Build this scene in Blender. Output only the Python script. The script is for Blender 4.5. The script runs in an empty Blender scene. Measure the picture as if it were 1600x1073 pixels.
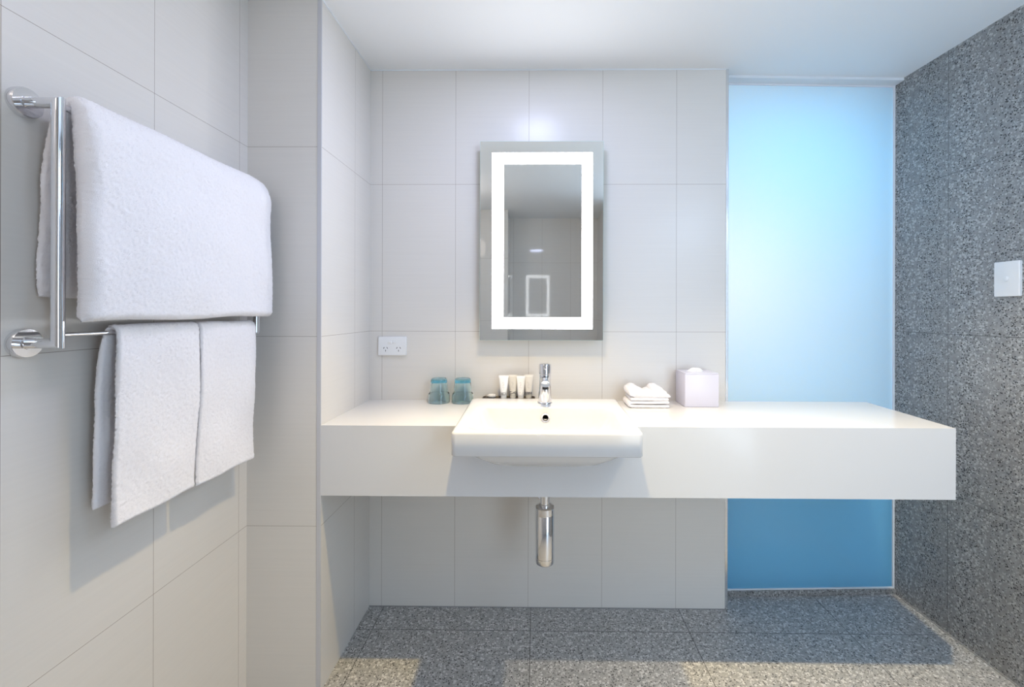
import bpy, bmesh, math, random
from mathutils import Vector, noise
from math import sin, cos, pi, radians, sqrt
random.seed(7)
S = bpy.context.scene
COL = S.collection

# ------------------------------------------------------------------ camera
cam_d = bpy.data.cameras.new('camera'); cam = bpy.data.objects.new('camera', cam_d)
COL.objects.link(cam); S.camera = cam
cam_d.sensor_width = 36.0
cam_d.lens = 682.27 / 1600 * 36.0
cam_d.shift_x = -(830.8 - 800) / 1600
cam_d.shift_y = (488.28 - 536.5) / 1600
cam_d.clip_start = 0.02
cam.location = (0, -1.7815, 1.2031)
cam.rotation_euler = (radians(90), radians(-0.137), 0.0104)

# ------------------------------------------------------------------ colour management
S.view_settings.view_transform = 'Standard'
S.view_settings.look = 'None'
S.view_settings.gamma = 1.0
S.view_settings.use_curve_mapping = False
S.view_settings.exposure = 0.0

# ------------------------------------------------------------------ world and large lights
W = bpy.data.worlds.new('world'); S.world = W; W.use_nodes = True
bg = W.node_tree.nodes['Background']
bg.inputs[0].default_value = (0.67, 0.83, 1.0, 1); bg.inputs[1].default_value = 4.2

CEIL = 2.1944
def light(name, kind, loc, energy, color, rot=(0, 0, 0), **kw):
    d = bpy.data.lights.new(name, kind); o = bpy.data.objects.new(name, d); COL.objects.link(o)
    d.energy = energy; d.color = color; o.location = loc; o.rotation_euler = rot
    for k, v in kw.items(): setattr(d, k, v)
    return o
WARM = (1.0, 0.86, 0.66)
COOL = (0.80, 0.88, 1.0)
LAMPS = [(0.0, -0.75), (1.0, -0.75)]
def lamp(name, kind, loc, watts, rgb, **kw):
    """rgb = relative strength of each channel"""
    k = max(rgb); return light(name, kind, loc, watts * k, tuple(c / k for c in rgb), **kw)
# two narrow recessed downlights over the front edge of the counter
lamp('downlight_beam', 'SPOT', (LAMPS[0][0], LAMPS[0][1], CEIL - 0.025), 60, (1.72, 1.26, .48), spot_size=radians(84), spot_blend=1.0, shadow_soft_size=0.02)
lamp('downlight_beam', 'SPOT', (LAMPS[1][0], LAMPS[1][1], CEIL - 0.025), 60, (1.74, 1.42, .92), spot_size=radians(84), spot_blend=1.0, shadow_soft_size=0.02)
lamp('ceiling_fill', 'AREA', (0, -.58, CEIL - 0.012), 14, (.23, .25, .37), shape='DISK', size=.22)  # added cool fill under the ceiling, separate from the downlights
# added soft fill without a fixture, out of frame on the right
lamp('fill_right', 'POINT', (1.15, -1.5, 1.85), 20, (.30, .40, .54), shadow_soft_size=0.15)
# added weak fill near the camera, left, to lift the column; no fixture
lamp('fill_left', 'POINT', (-.70, -1.7, 1.95), 20, (.15, .13, .12), shadow_soft_size=0.12)
# lamp of the shower room behind the frosted pane, then an added blue fill
lamp('shower_lamp', 'POINT', (0.79, 0.62, 1.35), 20, (.375, .17, .03), shadow_soft_size=0.10)
lamp('shower_fill', 'AREA', (1.1, .7, CEIL - .02), 20, (.01, .14, .25), shape='RECTANGLE', size=.4, size_y=.4)

# ------------------------------------------------------------------ materials
def lin(r, g, b):
    f = lambda c: c / 12.92 if c <= 0.04045 else ((c + 0.055) / 1.055) ** 2.4
    return (f(r), f(g), f(b), 1)
def mat(name, color, rough=0.5, metal=0.0, **kw):
    m = bpy.data.materials.new(name); m.use_nodes = True
    b = m.node_tree.nodes['Principled BSDF']
    b.inputs['Base Color'].default_value = color
    b.inputs['Roughness'].default_value = rough
    b.inputs['Metallic'].default_value = metal
    for k, v in kw.items(): b.inputs[k.replace('_', ' ')].default_value = v
    return m
class N:
    """tiny node helper"""
    def __init__(s, m): s.t = m.node_tree; s.b = s.t.nodes.get('Principled BSDF')
    def n(s, typ, **kw):
        x = s.t.nodes.new(typ)
        for k, v in kw.items(): setattr(x, k, v)
        return x
    def l(s, a, b): s.t.links.new(a, b)
    def math(s, op, a, b=None, c=None):
        x = s.n('ShaderNodeMath', operation=op)
        for i, v in enumerate((a, b, c)):
            if v is None: continue
            if hasattr(v, 'links'): s.l(v, x.inputs[i])
            else: x.inputs[i].default_value = v
        return x.outputs[0]
    def mix(s, fac, a, b, blend='MIX'):
        x = s.n('ShaderNodeMix', data_type='RGBA', blend_type=blend)
        for sock, v in ((x.inputs['Factor'], fac), (x.inputs['A'], a), (x.inputs['B'], b)):
            if hasattr(v, 'links'): s.l(v, sock)
            else: sock.default_value = v
        return x.outputs['Result']
    def ramp(s, f, stops, interp='LINEAR'):
        x = s.n('ShaderNodeValToRGB'); x.color_ramp.interpolation = interp
        e = x.color_ramp.elements
        while len(e) < len(stops): e.new(0.5)
        for el, (p, c) in zip(e, stops): el.position = p; el.color = c
        s.l(f, x.inputs[0]); return x.outputs[0]
    def bump(s, h, strength=0.2, dist=0.001, normal=None):
        x = s.n('ShaderNodeBump'); x.inputs['Strength'].default_value = strength; x.inputs['Distance'].default_value = dist
        s.l(h, x.inputs['Height'])
        if normal: s.l(normal, x.inputs['Normal'])
        return x.outputs[0]

def joints(k, u, v, pu, ou, pv, ov, w=0.0011):
    """mask = 1 on the tile joints; u, v are sockets of world metres (v may be None)"""
    def one(s, p, o):
        a = k.math('PINGPONG', k.math('SUBTRACT', s, o), p / 2)  # 0 on a joint
        return k.math('LESS_THAN', a, w / 2)
    m = one(v, pv, ov)
    if u is not None: m = k.math('MAXIMUM', m, one(u, pu, ou))
    return m

def tile_material(name, uaxis, pu, ou, base=lin(.872, .858, .838), gloss=.28):
    m = mat(name, base, 0.3, Specular_IOR_Level=0.4); k = N(m)
    geo = k.n('ShaderNodeNewGeometry'); sep = k.n('ShaderNodeSeparateXYZ'); k.l(geo.outputs['Position'], sep.inputs[0])
    u = sep.outputs[uaxis] if uaxis is not None else None
    j = joints(k, u, sep.outputs[2], pu, ou, 0.6, 0.5261)
    # faint horizontal linen streaks of the porcelain
    mp = k.n('ShaderNodeMapping'); mp.inputs['Scale'].default_value = (3, 3, 160); k.l(geo.outputs['Position'], mp.inputs[0])
    ns = k.n('ShaderNodeTexNoise'); ns.inputs['Scale'].default_value = 1.0; ns.inputs['Detail'].default_value = 3; k.l(mp.outputs[0], ns.inputs['Vector'])
    streak = k.ramp(ns.outputs[0], [(0.3, (.975, .975, .975, 1)), (0.7, (1.0, 1.0, 1.0, 1))])
    c = k.mix(1.0, base, streak, 'MULTIPLY')
    k.l(k.mix(j, c, lin(.60, .555, .52)), k.b.inputs['Base Color'])
    k.l(k.math('MULTIPLY_ADD', j, 0.5, gloss), k.b.inputs['Roughness'])
    h = k.math('SUBTRACT', k.math('MULTIPLY', ns.outputs[0], 0.05), j)
    k.l(k.bump(h, 0.25, 0.0008), k.b.inputs['Normal'])
    return m

def granite_material(name, uaxis, ou, vaxis, ov, pu=0.6, pv=0.6, rough=0.35, bright=1.0, jw=.0018):
    m = mat(name, (.3, .3, .3, 1), rough); k = N(m)
    geo = k.n('ShaderNodeNewGeometry'); sep = k.n('ShaderNodeSeparateXYZ'); k.l(geo.outputs['Position'], sep.inputs[0])
    wp = k.n('ShaderNodeTexNoise'); wp.inputs['Scale'].default_value = 90; k.l(geo.outputs['Position'], wp.inputs['Vector'])
    off = k.n('ShaderNodeVectorMath', operation='MULTIPLY_ADD'); k.l(wp.outputs['Color'], off.inputs[0]); off.inputs[1].default_value = (.006, .006, .006); k.l(geo.outputs['Position'], off.inputs[2])
    def voro(sc):
        v = k.n('ShaderNodeTexVoronoi'); v.inputs['Scale'].default_value = sc; k.l(off.outputs[0], v.inputs['Vector'])
        r = k.n('ShaderNodeSeparateColor'); k.l(v.outputs['Color'], r.inputs[0])
        return v.outputs['Distance'], r.outputs[0]
    d1, r1 = voro(120); d2, r2 = voro(190); d3, r3 = voro(210)
    g = lambda x: (x * bright, x * bright, x * bright * 1.0, 1)
    n2 = k.n('ShaderNodeTexNoise'); n2.inputs['Scale'].default_value = 60; n2.inputs['Detail'].default_value = 4; k.l(geo.outputs['Position'], n2.inputs['Vector'])
    base = k.ramp(n2.outputs[0], [(0.3, g(.215)), (0.7, g(.31))])
    chips = k.math('MULTIPLY', k.math('GREATER_THAN', r1, 0.70), k.math('LESS_THAN', d1, 0.52))
    c = k.mix(k.math('MULTIPLY', chips, 0.85), base, g(.49))
    mid = k.math('MULTIPLY', k.math('GREATER_THAN', r2, 0.80), k.math('LESS_THAN', d2, 0.5))
    c = k.mix(mid, c, g(.40))
    dark = k.math('MULTIPLY', k.math('GREATER_THAN', r3, 0.84), k.math('LESS_THAN', d3, 0.50))
    c = k.mix(dark, c, g(.035))
    dk2 = k.math('MULTIPLY', k.math('LESS_THAN', r2, 0.10), k.math('LESS_THAN', d2, 0.40))
    c = k.mix(dk2, c, g(.09))
    j = joints(k, sep.outputs[uaxis], sep.outputs[vaxis], pu, ou, pv, ov, jw)
    k.l(k.mix(j, c, g(.07)), k.b.inputs['Base Color'])
    h = k.math('SUBTRACT', k.math('MULTIPLY', n2.outputs[0], 0.4), j)
    k.l(k.bump(h, 0.25, 0.0008), k.b.inputs['Normal'])
    return m

X0 = -0.6309; XN = -0.6809; XL = -0.9158; XP = 0.7784; YC = -0.4074
M = {}
M['tile_back'] = tile_material('porcelain_tile_back', 0, 0.3, X0)
M['tile_left'] = tile_material('porcelain_tile_left', 1, 0.3, -0.7449)
M['tile_niche'] = tile_material('porcelain_tile_niche', 1, 0.3, -0.1498)
M['tile_plain'] = tile_material('porcelain_tile_column', None, 0.3, 0)
M['tile_rear'] = tile_material('porcelain_tile_rear', 0, 0.3, 0.06, gloss=.05)
M['granite_wall'] = granite_material('granite_wall', 1, -0.1199, 2, 0.5261)
M['granite_floor'] = granite_material('granite_floor', 0, -0.02, 1, -0.13, bright=1.45, rough=.4, jw=.0026)
M['granite_sill'] = granite_material('granite_sill', 0, 99.3, 1, 99.3)
M['ceiling'] = mat('white_ceiling_paint', lin(.93, .94, .95), 0.6)
M['paint'] = mat('white_paint', lin(.90, .92, .94), 0.5)
M['corner_trim'] = mat('satin_edge_trim', lin(.78, .78, .80), 0.35)
M['silicone'] = mat('silicone', lin(.58, .58, .58), 0.6)
M['counter'] = mat('white_solid_surface', lin(.86, .86, .865), 0.12)
M['ceramic'] = mat('white_glazed_ceramic', lin(.865, .865, .87), 0.07)
M['chrome'] = mat('polished_chrome', (.80, .80, .82, 1), 0.06, 1.0)
M['chrome_satin'] = mat('satin_chrome', (.72, .72, .73, 1), 0.18, 1.0)
M['plastic'] = mat('white_plastic', lin(.92, .925, .93), 0.3)
M['dark'] = mat('black_recess', (.01, .01, .01, 1), 0.5)
M['mirror'] = mat('mirror_silver', (.86, .885, .88, 1), 0.0, 1.0)
M['glass_edge'] = mat('polished_glass_edge', lin(.80, .90, .88), 0.1)
M['rubber'] = mat('dark_gasket', (.02, .02, .02, 1), .6)

def emission(name, col, st):
    m = bpy.data.materials.new(name); m.use_nodes = True; t = m.node_tree; t.nodes.clear()
    e = t.nodes.new('ShaderNodeEmission'); e.inputs[0].default_value = col; e.inputs[1].default_value = st
    o = t.nodes.new('ShaderNodeOutputMaterial'); t.links.new(e.outputs[0], o.inputs[0]); return m
M['led'] = emission('led_light_band', (.97, .97, 1.0, 1), 16.0)
M['lens'] = emission('downlight_lens', (1.0, .86, .66, 1), 6.0)

def frosted(name):
    m = bpy.data.materials.new(name); m.use_nodes = True; t = m.node_tree; t.nodes.clear()
    tr = t.nodes.new('ShaderNodeBsdfTranslucent'); tr.inputs[0].default_value = (.60, .86, .95, 1)
    df = t.nodes.new('ShaderNodeBsdfDiffuse'); df.inputs[0].default_value = (.035, .17, .33, 1)
    ad = t.nodes.new('ShaderNodeAddShader')
    gl = t.nodes.new('ShaderNodeBsdfGlossy'); gl.inputs['Roughness'].default_value = 0.05
    fr = t.nodes.new('ShaderNodeFresnel'); fr.inputs[0].default_value = 1.45
    mx = t.nodes.new('ShaderNodeMixShader'); o = t.nodes.new('ShaderNodeOutputMaterial')
    t.links.new(tr.outputs[0], ad.inputs[0]); t.links.new(df.outputs[0], ad.inputs[1])
    t.links.new(fr.outputs[0], mx.inputs[0]); t.links.new(ad.outputs[0], mx.inputs[1]); t.links.new(gl.outputs[0], mx.inputs[2])
    t.links.new(mx.outputs[0], o.inputs[0]); return m
M['frosted'] = frosted('frosted_blue_glass')

def terry_material():
    m = mat('white_terry', lin(.965, .955, .965), 0.95); k = N(m)
    k.b.inputs['Sheen Weight'].default_value = 0.4
    tc = k.n('ShaderNodeNewGeometry')
    ns = k.n('ShaderNodeTexNoise'); ns.inputs['Scale'].default_value = 800; ns.inputs['Detail'].default_value = 3; k.l(tc.outputs['Position'], ns.inputs['Vector'])
    vo = k.n('ShaderNodeTexVoronoi'); vo.inputs['Scale'].default_value = 600; k.l(tc.outputs['Position'], vo.inputs['Vector'])
    k.l(k.bump(k.math('SUBTRACT', ns.outputs[0], k.math('MULTIPLY', vo.outputs['Distance'], .6)), 0.35, 0.0015), k.b.inputs['Normal'])
    return m
M['terry'] = terry_material()
M['terry_hem'] = mat('woven_hem', lin(.95, .945, .95), 0.9)

def blue_glass():
    m = mat('blue_tumbler_glass', (.86, .97, .99, 1), 0.02, 0.0, IOR=1.45)
    m.node_tree.nodes['Principled BSDF'].inputs['Transmission Weight'].default_value = 1.0
    return m
M['blue_glass'] = blue_glass()
M['blue_base'] = mat('deep_blue_glass_base', (.22, .66, .88, 1), 0.02, IOR=1.45, Transmission_Weight=1.0)
M['tissue'] = mat('tissue_paper', lin(.97, .97, .965), 0.9)
M['gloss_box'] = mat('white_lacquer', lin(.86, .85, .90), 0.25)
M['tray'] = mat('dark_tray', lin(.25, .21, .18), 0.35)
M['soap'] = mat('soap_wrapper', lin(.90, .89, .86), 0.5)

# ------------------------------------------------------------------ geometry helpers
def link(name, bm, m, parent=None, smooth=False, auto=None):
    me = bpy.data.meshes.new(name)
    bmesh.ops.recalc_face_normals(bm, faces=bm.faces[:])
    bm.to_mesh(me); bm.free()
    o = bpy.data.objects.new(name, me); COL.objects.link(o)
    me.materials.append(m)
    if smooth:
        for p in me.polygons: p.use_smooth = True
        if auto is not None:
            me.set_sharp_from_angle(angle=radians(auto))
    if parent:
        o.parent = parent
        # meshes are modelled in world space: shift into the parent's frame
        me.transform(parent_matrix(parent).inverted())
    return o
def parent_matrix(p):
    m = p.matrix_basis.copy()
    while p.parent: p = p.parent; m = p.matrix_basis @ m
    return m
def thing(name, label, cat, loc, group=None):
    o = bpy.data.objects.new(name, None); COL.objects.link(o); o.location = loc; o.empty_display_size = .05
    o['label'] = label; o['category'] = cat
    if group: o['group'] = group
    return o
def tag(o, label, cat, group=None):
    o['label'] = label; o['category'] = cat
    if group: o['group'] = group
    return o
def struct(name, bm, m, **kw):
    o = link(name, bm, m, **kw); o['kind'] = 'structure'; return o
def box(bm, x0, x1, y0, y1, z0, z1, bev=0, seg=2):
    vs = [bm.verts.new((x, y, z)) for z in (z0, z1) for x, y in ((x0, y0), (x1, y0), (x1, y1), (x0, y1))]
    fs = [(3, 2, 1, 0), (4, 5, 6, 7), (0, 1, 5, 4), (1, 2, 6, 5), (2, 3, 7, 6), (3, 0, 4, 7)]
    faces = [bm.faces.new([vs[i] for i in f]) for f in fs]
    if bev:
        es = list({e for f in faces for e in f.edges})
        bmesh.ops.bevel(bm, geom=es, offset=bev, segments=seg, affect='EDGES', profile=.5)
def prism(bm, pts, z0, z1):
    a = [bm.verts.new((x, y, z0)) for x, y in pts]; b = [bm.verts.new((x, y, z1)) for x, y in pts]
    bm.faces.new(a[::-1]); bm.faces.new(b); n = len(pts)
    for i in range(n): bm.faces.new((a[i], a[(i + 1) % n], b[(i + 1) % n], b[i]))
def loft(bm, loops, cap0=True, cap1=True, closed=True):
    R = [[bm.verts.new(p) for p in L] for L in loops]; n = len(R[0])
    for a, b in zip(R, R[1:]):
        for i in range(n if closed else n - 1):
            bm.faces.new((a[i], a[(i + 1) % n], b[(i + 1) % n], b[i]))
    if cap0: bm.faces.new(R[0][::-1])
    if cap1: bm.faces.new(R[-1])
    return R
def lathe(bm, prof, c=(0, 0, 0), axis='Z', seg=40, cap0=True, cap1=True):
    loops = []
    for r, h in prof:
        L = []
        for i in range(seg):
            a = 2 * pi * i / seg; u, v = r * cos(a), r * sin(a)
            p = {'Z': (u, v, h), 'X': (h, u, v), 'Y': (u, h, v)}[axis]
            L.append((c[0] + p[0], c[1] + p[1], c[2] + p[2]))
        loops.append(L)
    loft(bm, loops, cap0, cap1)
def tube(bm, pts, r, seg=20, caps=True):
    """round tube along a polyline (mitred)"""
    P = [Vector(p) for p in pts]; loops = []
    up = Vector((0, 0, 1))
    d0 = (P[1] - P[0]).normalized()
    n = d0.orthogonal().normalized()
    for i, p in enumerate(P):
        di = (P[i] - P[i - 1]).normalized() if i else d0
        do = (P[i + 1] - P[i]).normalized() if i < len(P) - 1 else di
        t = (di + do).normalized()
        # carry the frame: project previous ring along the segment on to the mitre plane
        if i == 0:
            b = d0.cross(n)
            ring = [p + r * (cos(2 * pi * k / seg) * n + sin(2 * pi * k / seg) * b) for k in range(seg)]
        else:
            ring = [q + di * ((p - q).dot(t) / di.dot(t)) for q in ring]
        loops.append([tuple(q) for q in ring])
    loft(bm, loops, caps, caps)
def rrect(x0, x1, y0, y1, r, z, n=8, dx_front=0.0):
    """rounded rectangle loop; dx_front narrows the -Y side"""
    L = []
    for cx, cy, a0 in ((x1 - r, y1 - r, 0), (x0 + r, y1 - r, 90), (x0 + r, y0 + r, 180), (x1 - r, y0 + r, 270)):
        for i in range(n + 1):
            a = radians(a0 + 90 * i / n); L.append([cx + r * cos(a), cy + r * sin(a), z])
    xm = (x0 + x1) / 2
    for p in L:
        t = (y1 - p[1]) / (y1 - y0); p[0] += dx_front * t * (1 if p[0] < xm else -1)
    return [tuple(p) for p in L]

def sheet(bm, center, width0, width1, steps, thick, res=0.004, fuzz=0.0009, low=0.004, axis='Y', endr=None, tfun=None, flare=None):
    """a thick cloth: center(v) gives the centre line [(a, z)...] at v in 0..1 across the width.
    fuzz = high frequency nap, low = large soft undulation"""
    rings = []
    def resample(pts, n):
        P = [Vector((p[0], 0, p[1])) for p in pts]
        # smooth with Catmull-Rom
        Q = []
        for i in range(len(P) - 1):
            p0 = P[max(i - 1, 0)]; p1 = P[i]; p2 = P[i + 1]; p3 = P[min(i + 2, len(P) - 1)]
            for k in range(12):
                t = k / 12
                Q.append(.5 * ((2 * p1) + (p2 - p0) * t + (2 * p0 - 5 * p1 + 4 * p2 - p3) * t * t + (3 * p1 - p0 - 3 * p2 + p3) * t ** 3))
        Q.append(P[-1])
        Ls = [0]
        for a, b in zip(Q, Q[1:]): Ls.append(Ls[-1] + (b - a).length)
        out = []; j = 0
        for i in range(n + 1):
            s = Ls[-1] * i / n
            while j < len(Ls) - 2 and Ls[j + 1] < s: j += 1
            u = (s - Ls[j]) / max(1e-9, Ls[j + 1] - Ls[j]); out.append(Q[j].lerp(Q[j + 1], u))
        return out, Ls[-1]
    _, L0 = resample(center(0.5), 10)
    n = int(L0 / res)
    hw = thick / 2
    for s in range(steps + 1):
        v = s / steps
        C, L = resample(center(v), n)
        w = width0 + (width1 - width0) * v
        d = min(v, 1 - v) * abs(width1 - width0)
        er = endr or hw
        e = 1.0 if d >= er else sqrt(max(0.0, 1 - (1 - d / er) ** 2)) * .8 + .2
        outer, inner = [], []
        for i, c in enumerate(C):
            a = C[max(i - 1, 0)]; b = C[min(i + 1, n)]; t = (b - a).normalized(); nn = Vector((t.z, 0, -t.x))
            ds = min(i, n - i) * L / n
            tip = 1.0 if ds >= hw else sqrt(max(0.0, 1 - (1 - ds / hw) ** 2)) * .85 + .15
            hl = hw if tfun is None else tfun(i / n) / 2
            h = hl * e * tip
            for side, lst in ((1, outer), (-1, inner)):
                p = c + nn * h * side
                q = Vector((p.x, w + (flare(v, i / n) if flare else 0), p.z)); k = noise.noise(q * 9 + Vector((side * 3, 0, 1))) * low
                k += noise.noise(q * 160) * fuzz * .6 + (random.random() - .5) * fuzz * 1.2
                q += Vector((nn.x, 0, nn.z)) * side * k
                q.y += (random.random() - .5) * fuzz * 1.5 + noise.noise(q * 14) * low * .6
                lst.append(q)
        rings.append((outer, inner))
    def W_(q):
        if axis == 'Y': return (q.x, q.y, q.z)
        return (q.y, q.x, q.z)
    V = [([bm.verts.new(W_(q)) for q in o], [bm.verts.new(W_(q)) for q in i]) for o, i in rings]
    for (o0, i0), (o1, i1) in zip(V, V[1:]):
        for k in range(n):
            bm.faces.new((o0[k], o0[k + 1], o1[k + 1], o1[k])); bm.faces.new((i0[k + 1], i0[k], i1[k], i1[k + 1]))
        bm.faces.new((o0[0], o1[0], i1[0], i0[0])); bm.faces.new((o0[n], i0[n], i1[n], o1[n]))
    for o, i in (V[0], V[-1]):
        for k in range(n): bm.faces.new((o[k], i[k], i[k + 1], o[k + 1]))

# ------------------------------------------------------------------ the room
YR = -2.90                                   # tiled wall behind the camera
YG0, YG1 = 0.079, 0.105                      # front of the glass sill, left and right
XRf = lambda y: 1.5474 - 0.0344 * y          # the granite wall runs slightly out of square
bm = bmesh.new(); prism(bm, [(-1.05, -4.4), (1.75, -4.4), (1.75, 1.3), (-1.05, 1.3)], -.08, 0); struct('floor', bm, M['granite_floor'])
bm = bmesh.new(); prism(bm, [(-1.05, -4.4), (1.75, -4.4), (1.75, 1.3), (-1.05, 1.3)], CEIL, CEIL + .08); struct('ceiling', bm, M['ceiling'])
bm = bmesh.new(); box(bm, XN - .1, XP - .009, 0, .075, 0, CEIL); struct('wall_back', bm, M['tile_back'])
bm = bmesh.new(); box(bm, XL - .12, XL, YR - .1, .2, 0, CEIL); struct('wall_left', bm, M['tile_left'])
bm = bmesh.new(); box(bm, XL, XN - .012, YC, .0, 0, CEIL); struct('wall_column', bm, M['tile_plain'])
bm = bmesh.new(); box(bm, XN - .012, XN, YC + .002, .0, 0, CEIL); struct('wall_niche', bm, M['tile_niche'])
bm = bmesh.new(); prism(bm, [(XRf(-2.3), -2.3), (XRf(-2.3) + .1, -2.3), (XRf(.3) + .1, .3), (XRf(.3), .3)], 0, CEIL); struct('wall_right', bm, M['granite_wall'])
bm = bmesh.new(); box(bm, -.3, .66, YR - .1, YR, 0, CEIL); struct('wall_rear', bm, M['tile_rear'])
bm = bmesh.new(); box(bm, XL, -.275, YR, -2.52, 0, CEIL); struct('wall_rear_nib', bm, M['tile_rear'])
bm = bmesh.new(); box(bm, .64, .70, YR, -2.2, 0, CEIL); struct('wall_rear_side', bm, M['tile_left'])
bm = bmesh.new(); box(bm, .70, XRf(-2.3), -2.30, -2.2, 2.06, CEIL); struct('wall_door_head', bm, M['paint'])
# edge trims, silicone and cornice
bm = bmesh.new(); box(bm, XN - .0125, XN + .001, YC - .0015, YC + .0025, 0, CEIL, .0008); struct('trim_1', bm, M['corner_trim'])
bm = bmesh.new(); box(bm, XP - .010, XP + .001, -.0015, .076, 0, CEIL, .0012); struct('trim_2', bm, M['chrome_satin'])
bm = bmesh.new()
box(bm, XN, XP - .01, -.003, 0, CEIL - .004, CEIL)
box(bm, XN, XN + .003, YC, 0, CEIL - .004, CEIL); box(bm, XL, XL + .003, -2.5, YC, CEIL - .004, CEIL)
box(bm, XL, XN, YC - .003, YC, CEIL - .004, CEIL)
struct('trim_3', bm, M['paint'])
bm = bmesh.new(); prism(bm, [(XRf(-2.2) - .005, -2.2), (XRf(-2.2), -2.2), (XRf(.07), .07), (XRf(.07) - .005, .07)], 0, .003)
box(bm, XN, XP, -.002, 0, 0, .003); struct('trim_4', bm, M['silicone'])
def gl_prism(bm, xa, xb, ya, yb, z0, z1):
    # ya / yb: offsets behind the sill front, along the slightly turned glass line
    f = lambda x: YG0 + (YG1 - YG0) * (x - .81) / (1.54 - .81)
    prism(bm, [(xa, f(xa) + ya), (xb, f(xb) + ya), (xb, f(xb) + yb), (xa, f(xa) + yb)], z0, z1)
XG0, XG1 = XP, XRf(.1)
bm = bmesh.new(); gl_prism(bm, XG0, XG1, 0, .12, 0, .0215); struct('trim_5', bm, M['granite_sill'])
bm = bmesh.new(); gl_prism(bm, XG0, XG1, -.035, .12, 2.183, CEIL); struct('trim_6', bm, M['paint'])
# window: frosted blue pane in a slim white frame
win = bpy.data.objects.new('window_1', None); COL.objects.link(win); win.location = (1.16, .1, .02); win['kind'] = 'structure'
bm = bmesh.new()
gl_prism(bm, XG0, XG1, .008, .022, .0215, .0265); gl_prism(bm, XG0, XG1, .008, .022, 2.177, 2.183)
gl_prism(bm, XG1 - .008, XG1, .008, .022, .0265, 2.177); gl_prism(bm, XG0, XG0 + .004, .008, .022, .0265, 2.177)
link('window_frame', bm, M['paint'], win)
bm = bmesh.new()
f = lambda x: YG0 + (YG1 - YG0) * (x - .81) / (1.54 - .81) + .013
a = [(XG0 + .003, f(XG0)), (XG1 - .006, f(XG1))]
vs = [bm.verts.new((a[0][0], a[0][1], .025)), bm.verts.new((a[1][0], a[1][1], .025)), bm.verts.new((a[1][0], a[1][1], 2.179)), bm.verts.new((a[0][0], a[0][1], 2.179))]
bm.faces.new(vs)
pane = link('frosted_pane', bm, M['frosted'], win)
if pane.data.polygons[0].normal.y > 0: pane.data.flip_normals()      # front of the pane faces the basin room
# the shower room behind the pane
bm = bmesh.new(); box(bm, .35, 1.75, 1.2, 1.3, 0, CEIL); struct('wall_shower_back', bm, M['paint'])
bm = bmesh.new(); box(bm, .30, .40, .075, 1.3, 0, CEIL); struct('wall_shower_left', bm, M['paint'])
bm = bmesh.new(); box(bm, XRf(.3), 1.75, .3, 1.3, 0, CEIL); struct('wall_shower_right', bm, M['paint'])

bm = bmesh.new(); box(bm, .40, XRf(.3), .14, 1.2, 0, .60); struct('shower_light_block', bm, M['paint'])  # unseen block added to darken the lower part of the pane

# recessed downlights
for i, (x, y) in enumerate(LAMPS):
    t = thing('recessed_downlight', ['round recessed downlight in the ceiling in front of the basin', 'round recessed downlight in the ceiling near the granite wall'][i], 'downlight', (x, y, CEIL))
    bm = bmesh.new(); lathe(bm, [(.026, 0), (.046, 0), (.045, -.004), (.030, -.005), (.026, -.001)], (x, y, CEIL), cap0=False, cap1=False); link('bezel', bm, M['chrome_satin'], t, smooth=True)
    bm = bmesh.new(); lathe(bm, [(.0255, -.001), (.001, -.0015)], (x, y, CEIL)); link('lens', bm, M['lens'], t)

# ------------------------------------------------------------------ floating counter
ZC_, ZB = 0.8454, 0.6232
bm = bmesh.new()
yf, yb = -.4078, 0.0
xr_f, xr_b = 1.3080, 1.3340
xat = lambda y: xr_f + (xr_b - xr_f) * (y - yf) / (yb - yf)
cutZ = .742
prism(bm, [(XN, yf), (xat(yf), yf), (xat(yb), yb), (XN, yb)], ZB, cutZ)
prism(bm, [(XN, yf), (-.2425, yf), (-.2525, -.062), (XN, -.062)], cutZ, ZC_)
prism(bm, [(.3045, yf), (xat(yf), yf), (xat(-.062), -.062), (.3145, -.062)], cutZ, ZC_)
prism(bm, [(XN, -.062), (xat(-.062), -.062), (xat(yb), yb), (XN, yb)], cutZ, ZC_)
box(bm, -.2425, .3045, yf, yf + .012, cutZ, .792)
bmesh.ops.remove_doubles(bm, verts=bm.verts[:], dist=.0002)
ct = link('vanity_counter', bm, M['counter'])
tag(ct, 'long thick white floating vanity counter carrying the basin, ending short of the granite wall', 'counter')

# ------------------------------------------------------------------ basin
bs = thing('wash_basin', 'white rectangular semi-recessed ceramic basin set into the counter', 'basin', (.03, -.3, ZC_))
bx0, bx1, by0, by1 = -.2515, .3135, -.556, -.063
ztop = .8660
bm = bmesh.new(); dxf = .012; K = 8
def R_(i, z, r, df=None): return rrect(bx0 + i, bx1 - i, by0 + i, by1 - i, r, z, K, dxf)
def B_(x0, x1, y0, y1, r, z): return rrect(x0, x1, y0, y1, r, z, K, .008)
loops = [B_(-.06, .12, -.42, -.25, .05, .744),
         B_(-.12, .178, -.485, -.20, .06, .7465), B_(-.155, .215, -.508, -.17, .06, .757), B_(-.188, .248, -.523, -.14, .05, .776), B_(-.222, .284, -.533, -.11, .04, .7965),
         R_(.003, .7965, .012), R_(.0, .7995, .014), R_(.0, .835, .014), R_(.0, ztop - .007, .014), R_(.0015, ztop - .002, .014), R_(.006, ztop, .014), R_(.012, ztop, .014)]
ix0, ix1, iy0, iy1 = -.203, .272, -.512, -.222
def I_(i, z, r, back=0): return B_(ix0 + i, ix1 - i, iy0 + i, iy1 - i * .6 - back, r, z)
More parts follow.
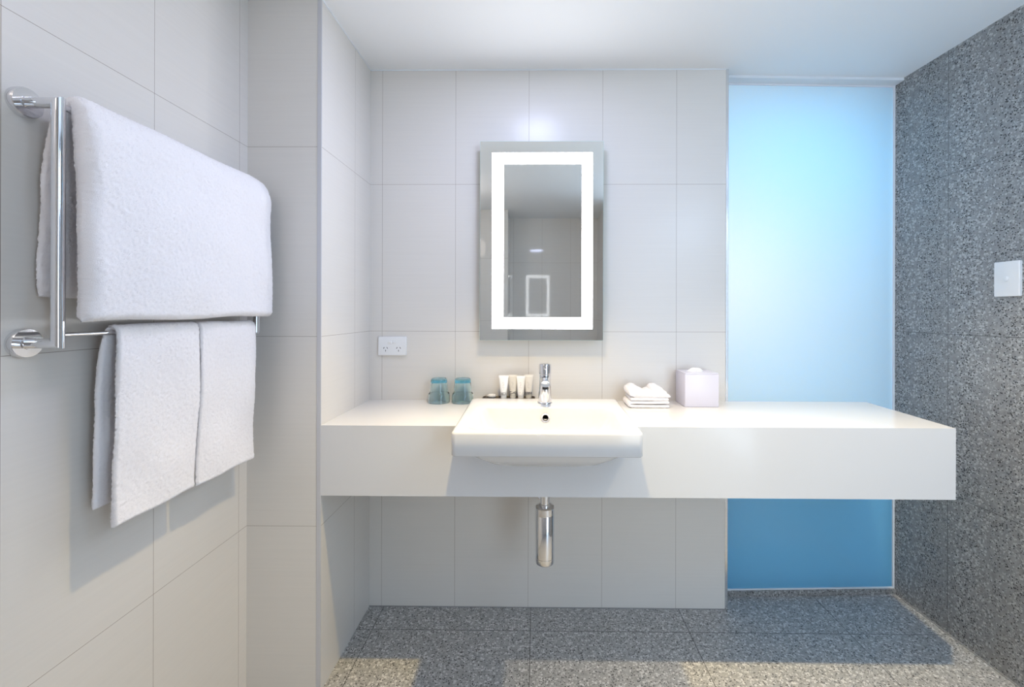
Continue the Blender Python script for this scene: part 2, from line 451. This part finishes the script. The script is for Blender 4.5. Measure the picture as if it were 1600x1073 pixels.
loops += [I_(-.012, ztop, .03), I_(-.004, ztop - .001, .03), I_(.0, ztop - .004, .03), I_(.004, ztop - .012, .032), I_(.012, .83, .036), I_(.026, .80, .05), I_(.046, .783, .06), I_(.085, .773, .07), I_(.14, .769, .015)]
loft(bm, loops)
link('bowl', bm, M['ceramic'], bs, smooth=True, auto=50)
ox, oy, oz = .0335, -.2325, .831
bm = bmesh.new(); lathe(bm, [(.0085, 0), (.0105, -.003), (.0155, -.003), (.0155, .004)], (ox, oy, oz), 'Y', cap0=False, cap1=False)
lathe(bm, [(.0085, .0), (.0085, .010), (.001, .010)], (ox, oy, oz), 'Y', cap0=False)
of = link('overflow_ring', bm, M['chrome'], bs, smooth=True, auto=40); of['label'] = 'chrome overflow ring'
bm = bmesh.new(); lathe(bm, [(.0083, .002), (.0005, .002)], (ox, oy, oz), 'Y'); link('overflow_hole', bm, M['dark'], of)
bm = bmesh.new(); lathe(bm, [(.022, .7695), (.022, .7725), (.019, .774), (.001, .774)], (.034, -.36, 0)); link('drain', bm, M['chrome'], bs, smooth=True, auto=40)

# mixer tap
fx, fy = .0330, -.150
tp = thing('mixer_tap', 'short cylindrical chrome mixer tap standing on the back of the basin', 'tap', (fx, fy, ztop))
bm = bmesh.new(); lathe(bm, [(.0275, ztop), (.0275, ztop + .003), (.0262, ztop + .005), (.0248, ztop + .006), (.0220, ztop + .094), (.0218, ztop + .106), (.0205, ztop + .107)], (fx, fy, 0), seg=48)
link('body', bm, M['chrome'], tp, smooth=True, auto=35)
bm = bmesh.new()
# spout: reaches forward and slightly downward from the upper body
L = []
for t_, w_, h_ in ((0, .0175, .0125), (.4, .0175, .0120), (.8, .0170, .0105), (.97, .0165, .0095), (1.0, .0150, .0080)):
    cy = fy - .010 - .088 * t_; cz = ztop + .0935 - .010 * t_
    L.append([(fx + w_ * cos(a), cy + .004 * sin(a), cz + h_ * sin(a)) for a in [2 * pi * i / 28 for i in range(28)]])
loft(bm, L); link('spout', bm, M['chrome'], tp, smooth=True, auto=40)
bm = bmesh.new(); lathe(bm, [(.0110, -.009), (.0110, -.001), (.0095, -.0015), (.009, .002)], (fx, fy - .082, ztop + .0745), seg=24); ae = link('aerator', bm, M['rubber'], tp, smooth=True, auto=40)
bm = bmesh.new(); lathe(bm, [(.0218, ztop + .109), (.0232, ztop + .110), (.0232, ztop + .141), (.0215, ztop + .1455), (.015, ztop + .147), (.001, ztop + .1472)], (fx, fy, 0), seg=48)
hd = link('handle', bm, M['chrome'], tp, smooth=True, auto=35)
bm = bmesh.new(); L = []
for t_, w_, h_ in ((0, .0055, .0045), (.5, .0050, .0040), (.93, .0052, .0040), (1, .004, .003)):
    L.append([(fx + w_ * cos(a), fy - .018 - .036 * t_, ztop + .128 + .010 * t_ + h_ * sin(a)) for a in [2 * pi * i / 20 for i in range(20)]])
loft(bm, L); link('lever', bm, M['chrome'], hd, smooth=True, auto=40)

# bottle trap under the counter
bt = thing('bottle_trap', 'chrome bottle trap hanging under the counter below the basin', 'trap', (.032, -.25, .33))
cx, cy = .032, -.25
bm = bmesh.new(); lathe(bm, [(.0165, .500), (.0165, ZB)], (cx, cy, 0), seg=36); lathe(bm, [(.0185, .523), (.0195, .525), (.0195, .533), (.0175, .535)], (cx, cy, 0), seg=36)
link('inlet_pipe', bm, M['chrome'], bt, smooth=True, auto=40)
bm = bmesh.new(); lathe(bm, [(.020, .5275), (.0315, .526), (.0338, .523), (.0338, .5005), (.033, .4995)], (cx, cy, 0), seg=48); link('collar', bm, M['chrome'], bt, smooth=True, auto=30)
bm = bmesh.new(); lathe(bm, [(.0325, .500), (.0333, .4985), (.0333, .352), (.0325, .3512), (.0325, .3500)], (cx, cy, 0), seg=48); link('cup', bm, M['chrome'], bt, smooth=True, auto=30)
bm = bmesh.new(); lathe(bm, [(.0325, .3500), (.0335, .3490), (.0335, .333), (.0315, .329), (.024, .3275), (.001, .327)], (cx, cy, 0), seg=48); link('end_cap', bm, M['chrome'], bt, smooth=True, auto=30)
bm = bmesh.new(); tube(bm, [(cx, cy + .028, .47), (cx, -.001, .47)], .015); lathe(bm, [(.030, -.008), (.030, 0), (.016, -.009)], (cx, -.001, .47), 'Y', cap0=False, cap1=False); link('outlet_pipe', bm, M['chrome'], bt, smooth=True, auto=40)

# ------------------------------------------------------------------ lit mirror
mx0, mx1, mz0, mz1, my = -.2250, .2665, 1.0925, 1.8850, -.045
mr = thing('lit_mirror', 'rectangular wall mirror with a glowing white light band inside its edge', 'mirror', (.02, 0, 1.09))
bm = bmesh.new(); box(bm, mx0 + .05, mx1 - .05, my + .006, 0, mz0 + .05, mz1 - .05); link('back_box', bm, M['plastic'], mr)
def ring(bm, a, b, y):
    va = [bm.verts.new((x, y, z)) for x, z in ((a[0], a[2]), (a[1], a[2]), (a[1], a[3]), (a[0], a[3]))]
    vb = [bm.verts.new((x, y, z)) for x, z in ((b[0], b[2]), (b[1], b[2]), (b[1], b[3]), (b[0], b[3]))]
    for i in range(4): bm.faces.new((va[i], va[(i + 1) % 4], vb[(i + 1) % 4], vb[i]))
o1 = (mx0, mx1, mz0, mz1); o2 = (-.1768, .2232, 1.1385, 1.8392); o3 = (-.1308, .1805, 1.1840, 1.7930)
bm = bmesh.new(); box(bm, mx0, mx1, my + .0004, my + .0058, mz0, mz1); ge = link('glass_edge', bm, M['glass_edge'], mr)
bm = bmesh.new(); ring(bm, (mx0 + .001, mx1 - .001, mz0 + .001, mz1 - .001), o2, my); 
vs = [bm.verts.new((x, my, z)) for x, z in ((o3[0], o3[2]), (o3[1], o3[2]), (o3[1], o3[3]), (o3[0], o3[3]))]; bm.faces.new(vs)
link('mirror_glass', bm, M['mirror'], mr)
bm = bmesh.new(); ring(bm, o2, o3, my); link('light_band', bm, M['led'], mr)['label'] = 'glowing white light band'

# ------------------------------------------------------------------ towel rail
rx, ry0, ry1 = -.850, -1.0142, -.4640
rl = thing('towel_rail', 'chrome wall mounted two bar towel rail on the left tiled wall', 'towel rail', (XL, -.74, 1.36))
for y in (ry0, ry1):
    bm = bmesh.new(); tube(bm, [(XL + .004, y, 1.574), (rx, y, 1.574), (rx, y, 1.1465), (XL + .004, y, 1.1465)], .0093, 28)
    link('bracket', bm, M['chrome'], rl, smooth=True, auto=30)
    for z in (1.574, 1.1465):
        bm = bmesh.new(); lathe(bm, [(.0260, 0), (.0262, .010), (.0248, .0122), (.0110, .0122), (.0105, .0145), (.0094, .0145)], (XL, y, z), 'X', 40); link('wall_flange', bm, M['chrome'], rl, smooth=True, auto=35)
bm = bmesh.new(); tube(bm, [(rx, ry0, 1.5700), (rx, ry1, 1.5700)], .0060); link('upper_bar', bm, M['chrome'], rl, smooth=True, auto=40)
bm = bmesh.new(); tube(bm, [(rx, ry0, 1.1610), (rx, ry1, 1.1610)], .0042); link('lower_bar', bm, M['chrome'], rl, smooth=True, auto=40)

# ------------------------------------------------------------------ towels
M['pile'] = mat('white_terry_pile', lin(.975, .965, .975), 0.95)
def pile(o, count, length=.0028, width=.00055):
    """short upright loops of the terry weave as thin blades over the cloth"""
    me = o.data; cum = []; t = 0
    for p in me.polygons: t += p.area; cum.append(t)
    import bisect
    V, F = [], []; rnd = random.Random(count)
    for i in range(count):
        p = me.polygons[bisect.bisect(cum, rnd.random() * t)]
        a, b, c = [me.vertices[p.vertices[k]].co for k in (0, 1, 2)]
        d = me.vertices[p.vertices[-1]].co
        u, v = rnd.random(), rnd.random()
        q = a.lerp(b, u).lerp(d.lerp(c, u), v)
        n = p.normal; r1 = Vector((rnd.uniform(-1, 1), rnd.uniform(-1, 1), rnd.uniform(-1, 1)))
        side = n.cross(r1)
        if side.length < 1e-4: continue
        side = side.normalized() * width / 2
        tip = q + (n * .8 + r1 * .55).normalized() * length * rnd.uniform(.5, 1.0)
        k = len(V); V += [q - side, q + side, tip]; F.append((k, k + 1, k + 2))
    m2 = bpy.data.meshes.new('terry_pile'); m2.from_pydata(V, [], F); m2.materials.append(M['pile'])
    w = bpy.data.objects.new('terry_pile', m2); COL.objects.link(w); w.parent = o; w['kind'] = 'stuff'
def bath_center(v):
    s = v * (1 - v) * 4
    b = .004 * sin(v * 5.0)
    zt = 1.5845
    sag = .010 * max(0, v - .90) / .10
    return [(-.902, 1.230 - .01 * v), (-.903 - b * .3, 1.32), (-.898, 1.42), (-.887, 1.51), (-.871, 1.566), (rx, zt - sag * .3), (-.836, 1.573 - sag), (-.827, 1.535 - sag), (-.823 + b, 1.45), (-.820 + b, 1.36), (-.820 + b, 1.28), (-.824, 1.184 + .008 * v + .002 * sin(v * 11))]
def bath_thick(u):
    # thin where it bends over the bar, bulky folded front
    if u < .40: return .016
    if u < .56: return .016 + (.046 - .016) * ((u - .40) / .16)
    return .046
bm = bmesh.new(); sheet(bm, bath_center, -1.0000, -.4530, 210, .034, res=.0028, fuzz=.0014, low=.006, endr=.020, tfun=bath_thick)
o = link('bath_towel', bm, M['terry'], smooth=True)
pile(o, 90000)
tag(o, 'large thick white bath towel folded over the upper bar of the towel rail', 'towel')
def hand_center(zb, zf, off):
    def c(v):
        b = .003 * sin(v * 7 + off)
        return [(-.886, zb), (-.884 + b, zb + .12), (-.878, 1.06), (-.867, 1.145), (-.861, 1.166), (rx, 1.1725), (-.840, 1.165), (-.8375, 1.14), (-.839 + b, 1.05), (-.842 + b, .95), (-.844 - b, .86), (-.846, zf + .0015 * sin(v * 9 + off))]
    return c
bm = bmesh.new(); sheet(bm, hand_center(.806, .770, .3), -.918, -.7092, 90, .011, res=.0026, fuzz=.0012, low=.004, flare=lambda v, u: -.006 * max(0, u - .6) * (v - .3))
h1 = link('hand_towel', bm, M['terry'], smooth=True)
pile(h1, 40000)
tag(h1, 'white hand towel over the lower bar, nearer the camera with its back layer showing', 'towel', 'hand towels on the lower bar')
bm = bmesh.new(); sheet(bm, hand_center(.800, .768, 2.1), -.7030, -.4920, 90, .011, res=.0026, fuzz=.0012, low=.004, flare=lambda v, u: .050 * max(0, u - .75) * max(0, v - .3))
h2 = link('hand_towel', bm, M['terry'], smooth=True)
pile(h2, 40000)
tag(h2, 'white hand towel over the lower bar, farther one beside the tiled column', 'towel', 'hand towels on the lower bar')

# face cloths beside the tissue box (folded stack)
fx0, fx1 = .350, .505
def cl_low(v):
    return [(fx1 - .004, .8515), (.43, .8512), (fx0 + .012, .8520), (fx0 + .003, .8585), (fx0 + .012, .8650), (.43, .8652), (fx1 - .004, .8655)]
bm = bmesh.new(); sheet(bm, cl_low, -.138, -.030, 60, .011, res=.0024, fuzz=.0007, low=.0016)
c1 = link('face_cloth', bm, M['terry'], smooth=True); pile(c1, 12000, .0020, .0004); tag(c1, 'folded white face cloth lying flat on the counter, under the other cloth', 'face cloth', 'folded face cloths by the tissue box')
def cl_top(u):
    xs = [0, .07, .14, .30, .44, .58, .70, .82, .92, 1]; zs = [.902, .920, .9265, .913, .9045, .9105, .9255, .912, .899, .892]
    for a, b, c, d in zip(xs, xs[1:], zs, zs[1:]):
        if u <= b:
            t = (u - a) / (b - a); t = t * t * (3 - 2 * t); return c + (d - c) * t
    return zs[-1]
bm = bmesh.new()
sheet(bm, lambda v: [(fx1 - .006 - (fx1 - fx0 - .012) * k / 12, .8775) for k in range(13)], -.136, -.034, 60, .0125, res=.0024, fuzz=.0008, low=.0016)
sheet(bm, lambda v: [(fx0 + .004 + (fx1 - fx0 - .004) * k / 20, (cl_top(k / 20) - .012 * v * (1 - v) + .882) / 2) for k in range(21)], -.137, -.033, 60, .020, res=.0024, fuzz=.0008, low=.0016, endr=.006, tfun=lambda u: cl_top(u) - .882)
c2 = link('face_cloth', bm, M['terry'], smooth=True); pile(c2, 14000, .0020, .0004); tag(c2, 'top folded white face cloth with two raised corners beside the tissue box', 'face cloth', 'folded face cloths by the tissue box')

# ------------------------------------------------------------------ tissue box
tb = thing('tissue_box', 'white cube tissue box cover on the counter against the back wall', 'tissue box', (.63, -.06, ZC_))
tx0, tx1, ty0, ty1, tz1 = .5655, .6945, -.1170, -.0045, .9745
bm = bmesh.new()
box(bm, tx0, tx1, ty0, ty1, ZC_, tz1 - .004, .003, 3)
link('cover', bm, M['gloss_box'], tb, smooth=True, auto=40)
bm = bmesh.new(); tcx, tcy = .630, -.061
def ell(a, b, z, n=32): return [(tcx + a * cos(2 * pi * i / n), tcy + b * sin(2 * pi * i / n), z) for i in range(n)]
out = rrect(tx0 + .0012, tx1 - .0012, ty0 + .0012, ty1 - .0012, .004, tz1 - .0035, 7)
def sq(z, g): return rrect(tx0 + g, tx1 - g, ty0 + g, ty1 - g, .004, z, 7)
loft(bm, [sq(tz1 - .004, .0008), sq(tz1 - .001, .0008), sq(tz1, .002), ell(.036, .020, tz1), ell(.034, .018, tz1 - .003)], cap0=False, cap1=False)
link('lid', bm, M['gloss_box'], tb, smooth=True, auto=30)
bm = bmesh.new(); n = 40; L = []
for j, (t_, s_, z_) in enumerate(((0, .9, tz1 - .0035), (.2, .85, tz1 + .001), (.5, .72, tz1 + .006), (.8, .5, tz1 + .011), (1, .18, tz1 + .013))):
    row = []
    for i in range(n):
        a = 2 * pi * i / n; w = 1 + .10 * sin(5 * a + t_ * 2) + .06 * sin(9 * a + 1)
        row.append((tcx - .006 + .033 * s_ * w * cos(a), tcy + .015 * s_ * w * sin(a), z_ + .002 * sin(3 * a + 1) * t_))
    L.append(row)
loft(bm, L, cap0=True, cap1=True); link('tissue', bm, M['tissue'], tb, smooth=True, auto=70)

# ------------------------------------------------------------------ tumblers (upside down)
def tumbler(x, y, label, rot):
    bm = bmesh.new(); n = 48; H = .0955
    prof = [(.0425, 0), (.0428, .004), (.0422, .030), (.0408, .037), (.0370, .0395), (.0355, .045), (.0345, .060), (.0325, .080), (.0310, .092), (.0290, .0955), (.001, .0955)]
    inn = [(.001, .080), (.0265, .080), (.0290, .074), (.0322, .050), (.0345, .040), (.0385, .032), (.0400, .024), (.0405, .004), (.0413, .0)]
    loops = []
    for r, h in inn + prof:
        row = []
        for i in range(n):
            a = 2 * pi * i / n + rot
            k = 1.0
            if .036 < h < .092: k = 1 - .020 * (1 - abs(cos(4 * (a - rot))))
            row.append((x + r * k * cos(a), y + r * k * sin(a), ZC_ + .0003 + h))
        loops.append(row)
    loft(bm, loops)
    o = link('tumbler', bm, M['blue_glass'], smooth=True, auto=45)
    o.data.materials.append(M['blue_base'])
    for p in o.data.polygons:
        if p.center.z > ZC_ + .084 or (p.center.z > ZC_ + .0795 and p.center.z < ZC_ + .0805): p.material_index = 1
    return tag(o, label, 'glass', 'upturned blue tumblers on the counter')
tumbler(-.3860, -.048, 'blue glass tumbler upside down, farther from the basin on the counter', .2)
tumbler(-.2915, -.048, 'blue glass tumbler upside down, right beside the basin corner', .5)

# ------------------------------------------------------------------ tray, soap and toiletry tubes
tyc = -.031
ty_ = thing('amenity_tray', 'dark narrow tray behind the basin holding tubes and soap', 'tray', (-.11, tyc, ZC_))
bm = bmesh.new(); loft(bm, [rrect(-.212, -.006, -.055, -.008, .012, ZC_, 5), rrect(-.214, -.004, -.057, -.006, .013, ZC_ + .014, 5), rrect(-.214, -.004, -.057, -.006, .013, ZC_ + .0185, 5), rrect(-.211, -.007, -.054, -.009, .012, ZC_ + .0185, 5), rrect(-.209, -.009, -.052, -.011, .011, ZC_ + .0150, 5)])
link('tray_body', bm, M['tray'], ty_, smooth=True, auto=40)

def tube_material(name, base, kind):
    m = mat(name, base, 0.35); k = N(m)
    tc = k.n('ShaderNodeTexCoord'); sep = k.n('ShaderNodeSeparateXYZ'); k.l(tc.outputs['Object'], sep.inputs[0])
    x, z = sep.outputs[0], sep.outputs[2]
    def band(a, lo, hi): return k.math('MULTIPLY', k.math('GREATER_THAN', a, lo), k.math('LESS_THAN', a, hi))
    ink = k.n('ShaderNodeTexNoise'); mp = k.n('ShaderNodeMapping'); k.l(tc.outputs['Object'], mp.inputs[0]); k.l(mp.outputs[0], ink.inputs['Vector'])
    ink.inputs['Detail'].default_value = 2
    if kind == 'swirl': mp.inputs['Scale'].default_value = (260, 10, 200); lo, hi, th = .014, .026, .50
    elif kind == 'lines': mp.inputs['Scale'].default_value = (60, 10, 420); lo, hi, th = .014, .028, .52
    elif kind == 'dots': mp.inputs['Scale'].default_value = (380, 10, 300); lo, hi, th = .013, .026, .62
    else: mp.inputs['Scale'].default_value = (500, 10, 260); lo, hi, th = .015, .026, .42
    ink.inputs['Scale'].default_value = 1.0
    pat = k.math('MULTIPLY', k.math('GREATER_THAN', ink.outputs[0], th), band(z, lo, hi))
    # rows of faint small print in the upper half
    m2 = k.n('ShaderNodeMapping'); m2.inputs['Scale'].default_value = (620, 10, 420); k.l(tc.outputs['Object'], m2.inputs[0])
    n2 = k.n('ShaderNodeTexNoise'); n2.inputs['Scale'].default_value = 1.0; k.l(m2.outputs[0], n2.inputs['Vector'])
    txt = k.math('MULTIPLY', k.math('MULTIPLY', k.math('GREATER_THAN', n2.outputs[0], .56), band(z, .036, .066)), band(x, -.005, .004))
    c = k.mix(k.math('MULTIPLY', txt, .45), base, lin(.45, .45, .45))
    c = k.mix(k.math('MULTIPLY', pat, .85), c, lin(.25, .26, .30))
    k.l(c, k.b.inputs['Base Color']); return m
specs = [(-.1295, .0200, .0915, 'swirl', lin(.95, .95, .95), 'white toiletry tube with a dark swirl band, leftmost in the tray'),
         (-.0932, .0195, .0935, 'lines', lin(.86, .84, .80), 'beige toiletry tube with curved dark lines in the tray'),
         (-.0610, .0175, .0905, 'dots', lin(.96, .96, .96), 'white toiletry tube with dark specks, between two beige ones'),
         (-.0300, .0192, .0940, 'bars', lin(.90, .89, .87), 'pale toiletry tube with a dark barred band, nearest the tap')]
for i, (x, hw_, hh, kind, base, lab) in enumerate(specs):
    z0 = ZC_ + .0152; y = tyc - (.006 if i % 2 == 0 else -.004)
    mt = tube_material('toiletry_tube_' + kind, base, kind)
    t = thing('toiletry_tube', lab, 'tube', (x, y, z0), 'toiletry tubes on the tray')
    bm = bmesh.new(); L = []
    for t_ in (0, .1, .3, .5, .7, .85, .93, .94, 1.0):
        z = z0 + .014 + (hh - .014) * t_
        a = .0125 + (hw_ - .0125) * t_ ** 1.1; b = .0125 * (1 - t_) ** .8 + .0008
        if t_ >= .94: b = .0012
        L.append([(x + a * cos(q), y + b * sin(q), z) for q in [2 * pi * j / 32 for j in range(32)]])
    loft(bm, L); link('tube_body', bm, mt, t, smooth=True, auto=60)
    bm = bmesh.new(); lathe(bm, [(.0108, z0), (.0118, z0 + .001), (.0118, z0 + .0135), (.0100, z0 + .0139)], (x, y, 0), seg=28); link('cap', bm, M['plastic'] if i % 2 == 0 else M['soap'], t, smooth=True, auto=35)
# wrapped soap
bm = bmesh.new(); n = 28; L = []
for j in range(11):
    a = -pi / 2 + pi * j / 10; r = cos(a)
    L.append([(-.178 + (.0185 * r + .0004) * cos(q) * (1 + .02 * sin(12 * q)), tyc + (.012 * r + .0004) * sin(q), ZC_ + .0152 + .0085 + .0085 * sin(a)) for q in [2 * pi * i / n for i in range(n)]])
loft(bm, L)
sm = mat('speckled_soap_wrapper', lin(.88, .87, .85), .4); k = N(sm)
tc = k.n('ShaderNodeNewGeometry'); v = k.n('ShaderNodeTexVoronoi'); v.inputs['Scale'].default_value = 380; k.l(tc.outputs['Position'], v.inputs['Vector'])
k.l(k.ramp(v.outputs['Distance'], [(.25, lin(.40, .36, .34)), (.40, lin(.90, .89, .87))]), k.b.inputs['Base Color'])
tag(link('soap', bm, sm, smooth=True), 'small oval speckled soap at the left end of the dark tray', 'soap')

# ------------------------------------------------------------------ power outlet and switch
po = thing('power_outlet', 'white double power outlet on the back wall above the counter', 'outlet', (-.587, 0, 1.065))
ox0, ox1, oz0, oz1 = -.6448, -.5292, 1.0272, 1.1034
bm = bmesh.new(); loops = []
def rr(g, y, r): return [(p[0], y, p[1]) for p in rrect(ox0 + g, ox1 - g, oz0 + g, oz1 - g, r, 0, 5)]
loft(bm, [rr(0, 0, .004), rr(0, -.007, .004), rr(.0015, -.0088, .004), rr(.004, -.0092, .003)]); link('face_plate', bm, M['plastic'], po, smooth=True, auto=30)
ocx = (ox0 + ox1) / 2
for sx in (-.0095, .0095):
    bm = bmesh.new(); L = [[(p[0], y, p[1]) for p in rrect(ocx + sx - .0075 + g, ocx + sx + .0075 - g, 1.0745 + g, 1.0865 - g, .003, 0, 4)] for y, g in ((-.0092, 0), (-.0112, .0003), (-.0118, .0015))]
    loft(bm, L); link('rocker', bm, M['plastic'], po, smooth=True, auto=35)
for sx in (-.0265, .0265):
    bm = bmesh.new(); lathe(bm, [(.0150, -.0092), (.0147, -.0097), (.0142, -.0097), (.0140, -.0092)], (ocx + sx, 0, 1.0545), 'Y', 32, cap0=False, cap1=False)
    sk = link('socket', bm, M['plastic'], po, smooth=True)
    for dx, dz, an in ((-.0068, .0035, 30), (.0068, .0035, -30), (0, -.0078, 0)):
        bm = bmesh.new(); c_, s_ = cos(radians(an)), sin(radians(an)); w_, h_ = .0011, .0036
        P = [(-w_, -h_), (w_, -h_), (w_, h_), (-w_, h_)]; P = [(ocx + sx + dx + c_ * a + s_ * b * -1 * -1, 1.0545 + dz - s_ * a + c_ * b) for a, b in P]
        A = [bm.verts.new((a, -.0090, b)) for a, b in P]; B = [bm.verts.new((a, -.0094, b)) for a, b in P]
        bm.faces.new(B); bm.faces.new(A[::-1])
        for i in range(4): bm.faces.new((A[i], A[(i + 1) % 4], B[(i + 1) % 4], B[i]))
        link('slot', bm, M['dark'], sk)

sw = thing('light_switch', 'white rectangular push button switch plate on the granite wall', 'switch', (XRf(-.325), -.325, 1.318))
sw.rotation_euler = (0, 0, math.atan(.0344))
def swbm(profile_pts):
    pass
W2, H2 = .0385, .0580
def put(name, loops, m, parent, auto=30):
    bm = bmesh.new(); loft(bm, loops); me = bpy.data.meshes.new(name)
    bmesh.ops.recalc_face_normals(bm, faces=bm.faces[:]); bm.to_mesh(me); bm.free(); me.materials.append(m)
    for p in me.polygons: p.use_smooth = True
    me.set_sharp_from_angle(angle=radians(auto))
    o = bpy.data.objects.new(name, me); COL.objects.link(o); o.parent = parent; return o
def sl(g, x, r): return [(x, p[0], p[1]) for p in rrect(-W2 + g, W2 - g, -H2 + g, H2 - g, r, 0, 5)]
put('face_plate', [sl(0, 0, .004), sl(0, -.007, .004), sl(.0015, -.0088, .004), sl(.003, -.0092, .003)], M['plastic'], sw)
def circ(r, x, n=32): return [(x, r * cos(2 * pi * i / n), r * sin(2 * pi * i / n)) for i in range(n)]
put('button', [circ(.0082, -.0092), circ(.0082, -.0100), circ(.0070, -.0106), circ(.0066, -.0112), circ(.0050, -.0118), circ(.001, -.0119)], M['plastic'], sw, 35)
